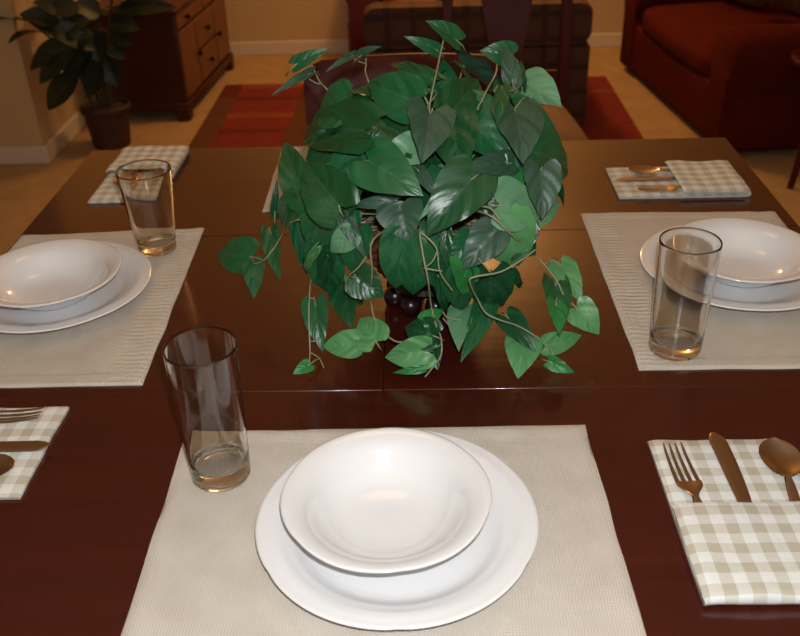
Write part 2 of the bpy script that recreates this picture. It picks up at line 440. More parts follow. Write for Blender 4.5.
# ------------------------------------------------------------------ plates and bowls
def plate_mesh():
    prof = [(0, .0012), (.070, .0012), (.086, .0), (.090, .0), (.094, .0028), (.104, .0065), (.120, .0120), (.136, .0165), (.1445, .0195),
            (.1462, .0213), (.1452, .0226), (.1420, .0224), (.135, .0212), (.128, .0200), (.121, .0182), (.115, .0160), (.109, .0125), (.103, .0092), (.097, .0070), (.088, .0058), (.05, .0053), (0, .0053)]
    def fn(r, z, a):
        q = (a * 6 / (2 * PI)) % 1.0
        lobe = abs(math.sin(PI * q))
        cusp = math.exp(-((min(q, 1 - q)) / .06) ** 2)
        if r > .12: r += (.0016 * lobe ** .6 - .0006) * (r - .12) / .025
        if z > .0125 and .11 < r < .1435:       # embossed scallops on the rim
            rr = .1225 + .008 * lobe ** .7 + .004 * cusp
            z += .0026 * math.exp(-((r - rr) / .004) ** 2) - .0016 * math.exp(-((r - rr + .006) / .004) ** 2)
        return r, z
    b = MB(); b.lathe(prof, 144, fn); return b
def bowl_mesh():
    prof = [(0, .0022), (.036, .0022), (.040, 0), (.0435, 0), (.046, .0035), (.058, .0105), (.070, .0200), (.079, .0315), (.087, .0395), (.098, .0445), (.1065, .0480),
            (.1088, .0495), (.1082, .0510), (.1055, .0512), (.098, .0490), (.0885, .0450), (.0815, .0395), (.0755, .0300), (.066, .0185), (.055, .0105), (.042, .0070), (.02, .0060), (0, .0060)]
    def fn(r, z, a):
        q = (a * 6 / (2 * PI) + .35) % 1.0; lobe = abs(math.sin(PI * q))
        if r > .08: r += (.0016 * lobe ** .6 - .0006) * (r - .08) / .028
        if r > .085 and z > .044: z += .0007 * math.exp(-((r - .092 - .006 * lobe) / .004) ** 2)
        return r, z
    b = MB(); b.lathe(prof, 144, fn); return b
mz = T + .0046
pl = plate_mesh().build('dinner_plate', M['china'], None, weld=True, angle=80, loc=(-.033, .691, mz)); pl.scale = (.986, .986, 1); pl.rotation_euler.z = .55
tag(pl, 'white scalloped dinner plate on the nearest placemat, under a bowl', 'plate', 'white dinner plates')
bw = bowl_mesh().build('soup_bowl', M['china'], None, weld=True, angle=80, loc=(-.043, .693, mz + .0064)); bw.scale = (.978, .978, .90)
tag(bw, 'white wide-rimmed soup bowl on the nearest plate', 'bowl', 'white soup bowls')
dup(pl, (-.5666, 1.2046, mz), .2, 'white dinner plate on the left placemat, cut by the left photo edge')
dup(bw, (-.564, 1.187, mz + .0064), .4, 'white soup bowl on the left plate, cut by the left photo edge')
dup(pl, (.477, 1.233, mz), .4, 'white dinner plate on the right placemat behind a tall glass')
dup(bw, (.478, 1.222, mz + .0064), .1, 'white soup bowl on the right plate behind a tall glass')

# ------------------------------------------------------------------ glasses
def tumbler(rb, rt, h, base, wall, label, loc):
    W = lambda t: rb + (rt - rb) * t
    prof = [(0, .0014), (rb * .70, .0012), (rb * .80, .0004), (rb - .0045, 0), (rb - .0022, .0003), (rb - .0008, .0012), (rb - .0001, .0028), (rb, .005), (rb, .008)]
    for k in range(1, 13): prof.append((W(k / 13), .008 + (h - .014) * k / 13))
    prof += [(W(.985), h - .0045), (rt, h - .0025), (rt - .0001, h - .0012), (rt - .0005, h - .0004), (rt - wall * .5, h), (rt - wall + .0005, h - .0004), (rt - wall + .0001, h - .0012), (rt - wall, h - .0025), (W(.985) - wall, h - .0045)]
    for k in range(12, 0, -1):
        t = k / 13; prof.append((W(t) - wall - .0004 * (1 - t), base + .007 + (h - base - .013) * t))
    prof += [(rb - wall - .0006, base + .007), (rb - wall - .0012, base + .0045), (rb - wall - .0028, base + .0022), (rb - wall - .0055, base + .0007), (rb * .6, base), (rb * .3, base - .0002), (0, base - .0002)]
    b = MB(); b.lathe(prof, 72)
    o = b.build('drinking_glass', M['glass'], None, weld=True, angle=50, loc=loc)
    return tag(o, label, 'glass', 'clear drinking glasses')
tumbler(.0335, .0385, .174, .018, .0020, 'tall clear tumbler on the left corner of the nearest placemat', (-.235, .785, mz))
tumbler(.0345, .0385, .163, .016, .0020, 'tall clear tumbler in front of the right plate', (.335, 1.030, mz))
tumbler(.0315, .0440, .143, .016, .0022, 'clear flared glass beside the left plate, widening to the rim', (-.449, 1.356, mz))

# ------------------------------------------------------------------ napkins and cutlery
NL, NW, PK = .243, .077, .123
def napkin_mesh(seed):
    # C-shaped folded cloth: heads of the cutlery at +y, pocket opening at y = PK
    prof = []
    th = .0052
    prof += [(NL * t, .0004) for t in (1, .85, .7, .55, .4, .25, .1, .03)]
    for k in range(7):
        a = -PI / 2 - k / 6 * PI; prof.append((.006 + .0085 * math.cos(a), .0087 + .0083 * math.sin(a)))
    prof += [(t * PK, .0170 + .0006 * math.sin(t * 9)) for t in (.2, .4, .6, .8, .97)] + [(PK + .002, .0155), (PK, .0132)]
    prof += [(t * PK, .0125) for t in (.9, .7, .5, .3, .13)] + [(.008, .0108), (.006, .0086), (.010, .0064)]
    prof += [(NL * t, .0058) for t in (.1, .25, .4, .5, .6, .7, .8, .9)] + [(NL - .002, .0056), (NL, .0040)]
    n = len(prof); NX = 25; b = MB()
    arc = [0]
    for (p, q) in zip(prof, prof[1:]): arc.append(arc[-1] + math.hypot(q[0] - p[0], q[1] - p[1]))
    arc2 = {}
    def fn(u, v):
        i = round(u * n) % n; y, z = prof[i]; x = (2 * v - 1) * NW
        e = max(0, abs(2 * v - 1) - .82) / .18
        w = noise.noise(Vector((x * 22 + seed, y * 18, (z > .01) * 4.))) * .0028
        up = z > .003
        if up: z = z + w * (1 if z > .01 else .25) - e * e * (.0042 if z > .01 else .0022)
        x += noise.noise(Vector((y * 14, seed + (z > .01) * 3, 2))) * .0034 * (1 if abs(2 * v - 1) > .9 else .3)
        if z > .010: x += .002 * (2 * v - 1)
        if y > NL - .01: y += noise.noise(Vector((x * 20, seed, 7))) * .002
        return (x, y, max(z, .0003))
    b.grid(fn, n, NX, closeu=True)
    for v0, rev in ((0, False), (NX - 1, True)):     # close the two sides by strips between the paired contours
        idx = [v0 * n + i for i in range(n)]
        b.face(idx if rev else idx[::-1])
    return b, n, arc
def sheet(mb, rows, m=0):
    """rows: list of (y, halfwidth_left, halfwidth_right, z, thickness, dish)"""
    NS = 9; base = len(mb.v); n = len(rows)
    for side in (1, -1):
        for (y, xl, xr, z, t, d) in rows:
            for k in range(NS):
                s = 2 * k / (NS - 1) - 1
                x = xl + (xr - xl) * (k / (NS - 1)); prof = 1 - s * s
                zz = z - d * prof + side * t * .5 * (max(0, 1 - s ** 6) ** .5)
                mb.v.append(Vector((x, y, zz)))
    o2 = n * NS
    for j in range(n - 1):
        for k in range(NS - 1):
            a = base + j * NS + k
            mb.face((a, a + 1, a + NS + 1, a + NS), m); mb.face((a + o2, a + o2 + NS, a + o2 + NS + 1, a + o2 + 1), m)
        for k in (0, NS - 1):
            a = base + j * NS + k; mb.face((a, a + NS, a + NS + o2, a + o2), m)
    for j in (0, n - 1):
        for k in range(NS - 1):
            a = base + j * NS + k; mb.face((a, a + 1, a + 1 + o2, a + o2), m)
def sym(y, w, z, t, d=0): return (y, -w, w, z, t, d)
def ease(a, b, k): k = k * k * (3 - 2 * k); return a + (b - a) * k
def handle_rows(L, end):                   # from the far end of the handle (y=0) to the neck (y=L)
    R = []
    for i in range(13):
        t = i / 12; w = .0045 + .0048 * (1 - t) ** 1.2 if t > .06 else .0060 + .0033 * t / .06
        R.append(sym(L * t, w * (1 if t < .9 else 1 - .25 * (t - .9) / .1), .0016 + (end - .0016) * max(0, (t - .55) / .45) ** 2, .0024))
    return R
def make_fork():
    o = thing('fork', '', 'fork'); o.scale = (1.13, 1.05, 1.0)
    b = MB(); sheet(b, handle_rows(.1125, .0042)); b.build('handle', M['steel'], o, weld=True)
    b = MB(); R = []
    for i in range(10):
        t = i / 9; R.append(sym(.112 + .026 * t, ease(.0034, .0128, min(1, t * 1.25)), .0042 + .0008 * math.sin(t * PI) - .001 * t, .0020, .0016 * t))
    sheet(b, R)
    for k in range(4):
        cx = -.0102 + k * .0068; R = []
        for i in range(9):
            t = i / 8; w = .0022 * (1 - .45 * t) if t < .95 else .0006
            x = cx * (1 - .12 * t)
            R.append((.1365 + .060 * t, x - w, x + w, .0027 - .0012 * (1 - (2 * k / 3 - 1) ** 2) - .0010 * math.sin(t * PI) + .0035 * t * t, .0017, 0))
        sheet(b, R)
    b.build('head', M['steel'], o, weld=True)
    return o
def make_spoon():
    o = thing('spoon', '', 'spoon'); o.scale = (1.13, 1.05, 1.0)
    b = MB(); sheet(b, handle_rows(.134, .0058)); b.build('handle', M['steel'], o, weld=True)
    b = MB(); R = []
    for i in range(19):
        t = .5 - .5 * math.cos(PI * i / 18)
        w = .0200 * (max(0, 1 - ((t - .56) / .56 if t < .56 else (t - .56) / .44) ** 2)) ** .55 if 0 < t < 1 else .0012
        w = max(w, .0034 if t < .5 else .0012)
        R.append(sym(.1335 + .062 * t, w, .0058 + .0015 * t, .0016, .0058 * math.sin(PI * min(1, max(0, t))) ** .8))
    sheet(b, R); b.build('bowl', M['steel'], o, weld=True)
    return o
def make_knife():
    o = thing('knife', '', 'knife'); o.scale = (1.13, 1.05, 1.0)
    b = MB(); R = []
    for i in range(11):
        t = i / 10; R.append(sym(.100 * t, .0088 - .0030 * t if t > .05 else .006, .003, .0050 - .0012 * t))
    sheet(b, R); b.build('handle', M['steel'], o, weld=True)
    b = MB(); R = []
    for i in range(17):
        t = 1 - (1 - i / 16) ** 2
        wl = .0058 + .0012 * math.sin(t * PI * .6); wr = .0062 + .0048 * math.sin(min(1, t * 1.15) * PI * .62)
        if t > .82:
            q = (t - .82) / .18; wl = wl * max(0, 1 - q ** 2.6) ** .7 + .0004; wr = wr * max(0, 1 - q ** 2.6) ** .7 + .0004
        R.append((.0995 + .126 * t, -wl, wr, .003, .0017, 0))
    sheet(b, R); b.build('blade', M['steel'], o, weld=True)
    return o
fork, spoon, knife = make_fork(), make_spoon(), make_knife()
first = [True]
def setting(cx, cy, rz, seed, where, hw=1.0, ln=1.0, tweak=(0, 0, 0), dz=0.0):
    nb, n, arc = napkin_mesh(seed)
    o = nb.build('napkin', M['gingham'], None, weld=False, angle=50, loc=(cx, cy, T + .0004), uvf=lambda i, v: (v.x + .5, arc[i % n] + (.0 if True else 0)))
    o.rotation_euler.z = rz; o.scale = (hw, ln, 1)
    tag(o, 'beige gingham napkin folded into a pocket, ' + where, 'napkin', 'gingham cutlery napkins')
    R = Matrix.Rotation(rz, 4, 'Z')
    sx, sa = (.043, -.10) if first[0] else ((.034, -.03) if seed < 12 else (.022, .0))
    for proto, x, tip, L, a, z, nm in ((fork, -.044, .236 + tweak[0], .2055, .05, .0078, 'fork'), (knife, .001, .256 + tweak[1], .2345, .01, .0066, 'dinner knife'), (spoon, sx, .243 + tweak[2], .2055, sa, .0077, 'spoon')):
        loc = Vector((cx, cy, T + z)) + R @ Vector((x * hw, max((tip - L * 1.05) * ln, .013), 0))
        lab = {'fork': 'four-tined steel fork', 'dinner knife': 'steel dinner knife', 'spoon': 'oval steel spoon'}[nm] + ' in the gingham napkin ' + where
        if first[0]:
            proto.location = loc; proto.rotation_euler = (0, 0, rz + a); proto['label'] = lab; proto['group'] = {'fork': 'table forks', 'dinner knife': 'dinner knives', 'spoon': 'table spoons'}[nm]
        else:
            c = dup(proto, loc, rz + a, lab)
            if nm == 'spoon' and seed == 6.: c.scale = (1.13, 1.08, 1)
            if seed > 9: c.scale = (1.1, .95, 1)
    first[0] = False
setting(.335, .593, 0, 2., 'right of the nearest placemat')
setting(-.698, .833, -PI / 2, 6., 'below the left placemat', 1.09, 1.0, (-.016, -.014, -.066))
setting(.592, 1.604, PI / 2, 10., 'beyond the right placemat', .94, .97, (-.03, -.02, -.02))
setting(-.565, 1.82, PI, 14., 'behind the flared glass', .88, 1.08, (-.06, -.05, -.03))

exec_plant = True
# ------------------------------------------------------------------ ivy in a basket
BC = Vector((.0, 1.180, T))              # basket base on the table
EC = Vector((.006, 1.170, T + .185)); ER = Vector((.205, .20, .175))
def depth_shell(x, y, off=0):
    d = ray(x, y); o = CAM - EC
    a = sum((d[i] / ER[i]) ** 2 for i in range(3)); b = sum(o[i] * d[i] / ER[i] ** 2 for i in range(3)); c = sum((o[i] / ER[i]) ** 2 for i in range(3)) - 1
    D = b * b - a * c
    t = (-b - math.sqrt(D)) / a if D > 0 else -b / a
    return t + off
def S(x, y, off=0): return CAM + ray(x, y) * depth_shell(x, y, off)
def heart(mb, base, tip, width, nrm, fold, curl, m=0, uvs=None, stub=None, seed=0, smallfold=0):
    a = tip - base; L = a.length; a = a / L
    n = (nrm - a * nrm.dot(a)).normalized(); s_ = a.cross(n)
    NR, NC = 17, 11; b0 = len(mb.v)
    f = lambda t: (t + .02) ** .22 * (1 - t) ** .98
    fm = max(f(i / 50) for i in range(50))
    for j in range(NR):
        t = (j / (NR - 1))
        w = .5 * width * f(t) / fm * (1 if t < .999 else 0)
        for i in range(NC):
            s = 2 * i / (NC - 1) - 1; u = abs(s)
            y = t * L - .26 * L * (1 - t) ** 4 * (1 - (1 - u) ** 2) + .05 * L * u * u * (1 - t)
            x = s * w
            z = fold * u * w - .25 * fold * u * u * w - curl * L * t * t + .22 * L * t * (1 - t) + .030 * L * math.sin(t * 19 - u * 8 + seed) * min(1, u * 3) * (1 - t) + .03 * L * noise.noise(Vector((x * 30 + seed, y * 30, seed)))
            mb.v.append(base + a * y + s_ * x + n * z)
            if uvs is not None: uvs.append((i / (NC - 1), t))
    for j in range(NR - 1):
        for i in range(NC - 1):
            q = b0 + j * NC + i; mb.face((q, q + 1, q + NC + 1, q + NC), m)
    if stub is not None:
        k = len(mb.v); mid = base + (stub - base) * .5 + n * .004
        mb.tube([base + a * .004 - n * .0008, base, mid, stub], [.0007, .0010, .0011, .0012], 5, m + 1)
        if uvs is not None: uvs += [(.25, .3)] * (len(mb.v) - k)

# base x,y  tip x,y  apparent width  material  layer   (base height, tip height above the table) for the ones that trail on the table
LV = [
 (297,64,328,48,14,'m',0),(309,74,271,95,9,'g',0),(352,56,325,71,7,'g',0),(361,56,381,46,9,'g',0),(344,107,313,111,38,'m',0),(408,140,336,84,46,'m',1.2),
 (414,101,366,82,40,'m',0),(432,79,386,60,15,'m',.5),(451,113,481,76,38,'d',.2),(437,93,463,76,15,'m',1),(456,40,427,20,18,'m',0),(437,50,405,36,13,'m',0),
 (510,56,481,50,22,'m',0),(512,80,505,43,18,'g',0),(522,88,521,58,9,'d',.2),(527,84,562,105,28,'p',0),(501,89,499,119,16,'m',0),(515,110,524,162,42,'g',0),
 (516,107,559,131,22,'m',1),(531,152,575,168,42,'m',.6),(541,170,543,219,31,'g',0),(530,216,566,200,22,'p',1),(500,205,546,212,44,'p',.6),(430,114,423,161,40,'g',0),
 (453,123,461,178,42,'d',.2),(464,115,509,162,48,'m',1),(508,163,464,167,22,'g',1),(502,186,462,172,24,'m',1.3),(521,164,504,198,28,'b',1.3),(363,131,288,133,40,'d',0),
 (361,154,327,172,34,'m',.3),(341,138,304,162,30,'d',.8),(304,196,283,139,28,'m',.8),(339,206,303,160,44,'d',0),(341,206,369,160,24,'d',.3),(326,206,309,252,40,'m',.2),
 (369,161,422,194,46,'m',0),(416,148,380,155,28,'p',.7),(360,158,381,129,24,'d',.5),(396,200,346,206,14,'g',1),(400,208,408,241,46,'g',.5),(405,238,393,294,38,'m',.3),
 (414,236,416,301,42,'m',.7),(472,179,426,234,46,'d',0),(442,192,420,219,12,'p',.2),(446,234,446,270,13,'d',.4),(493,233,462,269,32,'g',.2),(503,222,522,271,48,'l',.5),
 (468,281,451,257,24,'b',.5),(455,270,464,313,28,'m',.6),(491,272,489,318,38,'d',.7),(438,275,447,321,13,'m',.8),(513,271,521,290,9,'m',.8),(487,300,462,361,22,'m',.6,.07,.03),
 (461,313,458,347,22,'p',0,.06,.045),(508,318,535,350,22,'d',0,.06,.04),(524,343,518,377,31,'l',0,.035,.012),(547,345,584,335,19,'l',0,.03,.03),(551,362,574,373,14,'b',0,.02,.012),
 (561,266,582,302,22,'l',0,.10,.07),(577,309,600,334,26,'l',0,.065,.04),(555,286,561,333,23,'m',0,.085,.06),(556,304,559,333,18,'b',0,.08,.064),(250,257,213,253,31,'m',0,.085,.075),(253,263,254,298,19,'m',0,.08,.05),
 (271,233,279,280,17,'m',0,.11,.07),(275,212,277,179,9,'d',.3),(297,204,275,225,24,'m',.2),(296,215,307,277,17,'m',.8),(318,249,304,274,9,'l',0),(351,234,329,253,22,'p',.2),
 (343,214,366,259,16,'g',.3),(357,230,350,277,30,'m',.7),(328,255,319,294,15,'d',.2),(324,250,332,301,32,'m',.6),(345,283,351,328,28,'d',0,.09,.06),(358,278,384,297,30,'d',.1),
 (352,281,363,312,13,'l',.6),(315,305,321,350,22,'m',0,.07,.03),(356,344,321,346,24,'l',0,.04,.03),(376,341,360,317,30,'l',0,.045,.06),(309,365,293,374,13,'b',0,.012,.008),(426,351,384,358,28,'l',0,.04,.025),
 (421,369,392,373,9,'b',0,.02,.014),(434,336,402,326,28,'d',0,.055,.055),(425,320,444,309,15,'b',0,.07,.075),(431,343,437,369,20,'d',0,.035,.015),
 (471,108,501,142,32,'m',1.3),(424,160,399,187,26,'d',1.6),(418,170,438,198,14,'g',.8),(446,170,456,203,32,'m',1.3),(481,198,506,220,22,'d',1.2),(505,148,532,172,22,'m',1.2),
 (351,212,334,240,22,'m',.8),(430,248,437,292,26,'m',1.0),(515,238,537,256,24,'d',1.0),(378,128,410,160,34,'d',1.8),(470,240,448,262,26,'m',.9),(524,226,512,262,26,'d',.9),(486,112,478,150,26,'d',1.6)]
ivy = thing('ivy_plant', 'artificial heart-leaved ivy in a dark wicker basket at the middle of the table', 'plant', BC)
inv = -BC
random.seed(11)
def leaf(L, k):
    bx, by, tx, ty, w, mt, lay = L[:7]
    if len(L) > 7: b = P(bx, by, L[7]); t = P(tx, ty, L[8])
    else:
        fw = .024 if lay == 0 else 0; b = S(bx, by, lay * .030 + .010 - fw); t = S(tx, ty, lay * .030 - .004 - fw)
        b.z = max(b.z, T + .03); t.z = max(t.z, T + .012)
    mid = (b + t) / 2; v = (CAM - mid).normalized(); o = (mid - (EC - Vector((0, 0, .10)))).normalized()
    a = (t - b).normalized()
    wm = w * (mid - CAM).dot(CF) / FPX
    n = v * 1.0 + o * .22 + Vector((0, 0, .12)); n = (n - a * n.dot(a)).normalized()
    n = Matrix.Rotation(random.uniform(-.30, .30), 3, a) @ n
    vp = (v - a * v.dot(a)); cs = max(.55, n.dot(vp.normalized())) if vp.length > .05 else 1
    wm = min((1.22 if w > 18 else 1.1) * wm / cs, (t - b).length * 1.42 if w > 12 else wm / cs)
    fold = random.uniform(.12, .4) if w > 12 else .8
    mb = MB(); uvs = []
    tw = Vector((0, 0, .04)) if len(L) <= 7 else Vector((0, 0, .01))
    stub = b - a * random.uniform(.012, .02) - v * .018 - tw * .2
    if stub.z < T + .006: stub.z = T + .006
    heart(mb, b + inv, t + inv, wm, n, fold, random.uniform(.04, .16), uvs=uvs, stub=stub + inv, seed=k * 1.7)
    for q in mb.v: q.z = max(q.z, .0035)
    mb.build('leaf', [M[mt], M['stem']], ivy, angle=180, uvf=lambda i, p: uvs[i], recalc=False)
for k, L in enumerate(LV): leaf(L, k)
# the inner and rear foliage nobody can count from the front
mb = MB(); uvs = []
for k in range(150):
    while True:
        d = Vector((random.gauss(0, 1), random.gauss(0, 1), random.gauss(.25, .8))).normalized()
        front = d.y < .1
        if d.z > -.45: break
    r = random.uniform(.25, .52) if front else random.uniform(.45, .95)
    c = EC + Vector((d.x * ER.x, d.y * ER.y, d.z * ER.z)) * r
    if front and d.z < .25 and c.z < T + .22 and c.y < EC.y + .03: continue
    a = (d * .6 + Vector((random.uniform(-.6, .6), random.uniform(-.6, .6), random.uniform(-1.0, .1)))).normalized(); Ln = random.uniform(.05, .085)
    n = (d + Vector((random.uniform(-.4, .4), random.uniform(-.4, .4), random.uniform(0, .8)))).normalized()
    b = c - a * Ln * .4; t = c + a * Ln * .6
    if min(b.z, t.z) < T + .03: continue
    heart(mb, b + inv, t + inv, Ln * random.uniform(.7, .9), n, random.uniform(.1, .4), random.uniform(.05, .2), m=(k % 3) * 2, uvs=uvs, stub=(EC + (b - EC) * .5) + inv, seed=k)
inner = mb.build('inner_foliage', [M['d'], M['stem'], M['g'], M['stem'], M['m'], M['stem']], ivy, angle=180, uvf=lambda i, p: uvs[i], recalc=False)
inner['kind'] = 'stuff'

def smooth(pts, n=5):
    out = []
    for i in range(len(pts) - 1):
        p0, p1, p2, p3 = pts[max(i - 1, 0)], pts[i], pts[i + 1], pts[min(i + 2, len(pts) - 1)]
        for k in range(n):
            t = k / n
            out.append(.5 * ((2 * p1) + (p2 - p0) * t + (2 * p0 - 5 * p1 + 4 * p2 - p3) * t * t + (3 * p1 - p0 - 3 * p2 + p3) * t ** 3))
    return out + [pts[-1]]
ROOT = EC + Vector((0, 0, -.05))
def stem(pts, r=.0016, root=False):
    r *= .78
    q = []
    for p in pts:
        if len(p) == 4: q.append(P(p[0], p[1], p[2]))
        else: q.append(S(p[0], p[1], p[2] if len(p) == 3 else .004))
    if root: q.append((q[-1] + ROOT) / 2 + Vector((0, 0, .01))); q.append(ROOT)
    q = smooth(q); b = MB(); b.tube([p + inv for p in q], [r * (.8 + .2 * i / len(q)) for i in range(len(q))], 7)
    for v in b.v: v.z = max(v.z, .001)
    b.build('stem', M['stem'], ivy)
W_ = 1                                        # a fourth entry marks a height above the table
stem([(444, 38), (437, 70), (429, 112, .01)], .0017, True); stem([(436, 49), (438, 55), (439, 62)], .0013)
stem([(497, 58), (496, 73), (487, 90), (479, 106, .01)], .0018, True); stem([(508, 80), (507, 92), (500, 102, .02)], .0014, True); stem([(524, 84), (516, 89), (507, 92)], .0014)
stem([(534, 93), (523, 99), (512, 112, .015)], .0015, True); stem([(312, 65), (320, 82), (332, 95, .01)], .0014, True); stem([(309, 79), (316, 83), (321, 84)], .0011)
stem([(351, 57), (360, 62), (366, 65), (368, 80, .01)], .0012, True); stem([(366, 65), (366, 58)], .001)
stem([(414, 101), (420, 106), (428, 113, .01)], .0015); stem([(344, 107), (350, 114), (356, 124, .02)], .0013, True)
stem([(424, 96, .01), (428, 104, .02), (428, 114, .03)], .0015, True); stem([(440, 98, .01), (434, 106, .02), (430, 116, .03)], .0015)
stem([(309, 364, .012, 1), (310, 352, .03, 1), (309, 325, .06, 1), (309, 305, .08, 1), (311, 280, .10, 1), (317, 248)], .0014, True)
stem([(324, 368, .008, 1), (319, 358, .02, 1), (311, 353, .03, 1)], .0011); stem([(310, 341, .04, 1), (316, 341, .04, 1), (320, 336, .04, 1)], .001); stem([(309, 298, .09, 1), (314, 299, .09, 1), (316, 306, .075, 1)], .0012)
stem([(577, 308, .065, 1), (565, 297, .08, 1), (558, 283, .095, 1), (547, 268, .11, 1), (535, 255, .13, 1), (512, 235, .0), (487, 214, .0)], .0017, True)
stem([(561, 266, .10, 1), (553, 260, .105, 1), (546, 264, .11, 1)], .0014); stem([(555, 287, .085, 1), (558, 280, .095, 1)], .0012)
stem([(551, 362, .02, 1), (552, 352, .03, 1), (545, 345, .035, 1), (535, 336, .05, 1), (518, 326, .065, 1), (500, 320, .08, 1), (486, 313, .09, 1), (478, 300, .1, 1), (470, 283, -.02), (474, 277, -.02), (500, 272, -.015), (520, 261, -.012), (535, 250, .0)], .0016)
stem([(425, 377, .012, 1), (433, 367, .02, 1), (441, 355, .03, 1), (441, 338, .05, 1), (436, 325, .07, 1), (431, 305, .09, 1), (428, 280, -.02), (423, 255, -.02), (420, 232, -.005)], .0016, True)
stem([(426, 351, .04, 1), (437, 347, .04, 1), (441, 344, .04, 1)], .0012); stem([(461, 320, .06, 1), (448, 318, .065, 1), (443, 312, .07, 1)], .0013); stem([(456, 330, .05, 1), (449, 325, .06, 1), (443, 318, .07, 1)], .0012)
stem([(403, 342, .045, 1), (395, 341, .045, 1), (384, 333, .05, 1), (375, 320, .065, 1), (371, 300, .085, 1), (372, 270, -.01), (373, 240, -.01)], .0017, True)
stem([(364, 350, .04, 1), (375, 341, .045, 1), (378, 330, .05, 1)], .0013)
stem([(250, 257, .085, 1), (258, 258, .088, 1), (264, 260, .092, 1), (274, 248, .11, 1), (283, 234, .12, 1), (297, 220, .0)], .0016, True); stem([(253, 264, .08, 1), (261, 262, .088, 1)], .0012)
stem([(345, 288, -.01), (349, 276, -.014), (358, 268, -.014), (366, 257, -.012)], .0014)
stem([(420, 232, -.012), (430, 240, -.016), (437, 250, -.016), (440, 272, -.014), (452, 290, -.01)], .0014); stem([(424, 268, -.018), (432, 262, -.02), (437, 252, -.02)], .0012); stem([(425, 268, -.02), (434, 270, -.022), (442, 271, -.022)], .0012)
stem([(475, 206, .0), (490, 208, .0), (500, 220, -.004)], .0018); stem([(478, 258, -.012), (490, 272, -.012)], .0012)

# basket, soil and feet
def basket():
    b = MB(); n = 132; rows = 40; h0, h1 = .062, .146
    def prof(t): return .070 + .039 * t ** .85
    def fn(u, v):
        a = 2 * PI * u; row = v * 13
        wv = math.sin(a * 22) * math.cos(PI * round(row)) * abs(math.cos(PI * (row - round(row)))) ** .5
        r = prof(v) + .0022 * wv + .0012 * abs(math.cos(PI * row))
        return (r * math.cos(a), r * math.sin(a), h0 + (h1 - h0) * v)
    b.grid(fn, n, rows * 2, closeu=True)
    k0 = len(b.v)
    b.lathe([(0, .0622), (.055, .062), (.0705, .0625)], 48)
    b.lathe([(.1105, .144), (.103, .144), (.098, .132), (.085, .10), (.065, .070), (0, .068)], 48)
    b.build('basket', M['wicker'], ivy, angle=60)
    r = MB()                                # braided rim
    for s in range(3):
        pts = []
        for i in range(121):
            a = 2 * PI * i / 120; ph = a * 16 + s * 2 * PI / 3
            R = .1075 + .0042 * math.cos(ph); pts.append((R * math.cos(a), R * math.sin(a), .1475 + .0042 * math.sin(ph)))
        r.tube(pts, .0036, 6, cap=False)
    r.build('basket_rim', M['wicker'], ivy)
    br = MB()
    for i in range(121): pass
    br.lathe([(0, .030), (.040, .029), (.052, .031), (.056, .037), (.053, .045), (.058, .053), (.066, .0575), (.067, .0618), (0, .0618)], 64)
    br.build('stand', M['foot'], ivy, weld=True, angle=50)
    for i in range(8):
        a = 2 * PI * i / 8 + .32; f = MB()
        f.lathe([(0, .0005), (.008, .001), (.0135, .005), (.0165, .014), (.0145, .023), (.010, .0275), (.006, .0300), (0, .0305)], 20, c=(.048 * math.cos(a), .048 * math.sin(a), 0))
        f.build('ball_foot', M['foot'], ivy, weld=True)
    s = MB()
    def sf(u, v):
        a = 2 * PI * u; R = .0980 * v
        return (R * math.cos(a), R * math.sin(a), .138 + .010 * (1 - v * v) + .004 * noise.noise(Vector((R * math.cos(a) * 60, R * math.sin(a) * 60, 0))))
    s.grid(sf, 64, 24, closeu=True); s.build('soil', M['soil'], ivy, recalc=False)
    fm = MB(); fm.lathe([(.0985, .130), (.0985, .1465), (.1035, .1465), (.1035, .130), (.0985, .130)], 72); fm.build('foam_liner', M['foam'], ivy)
basket()

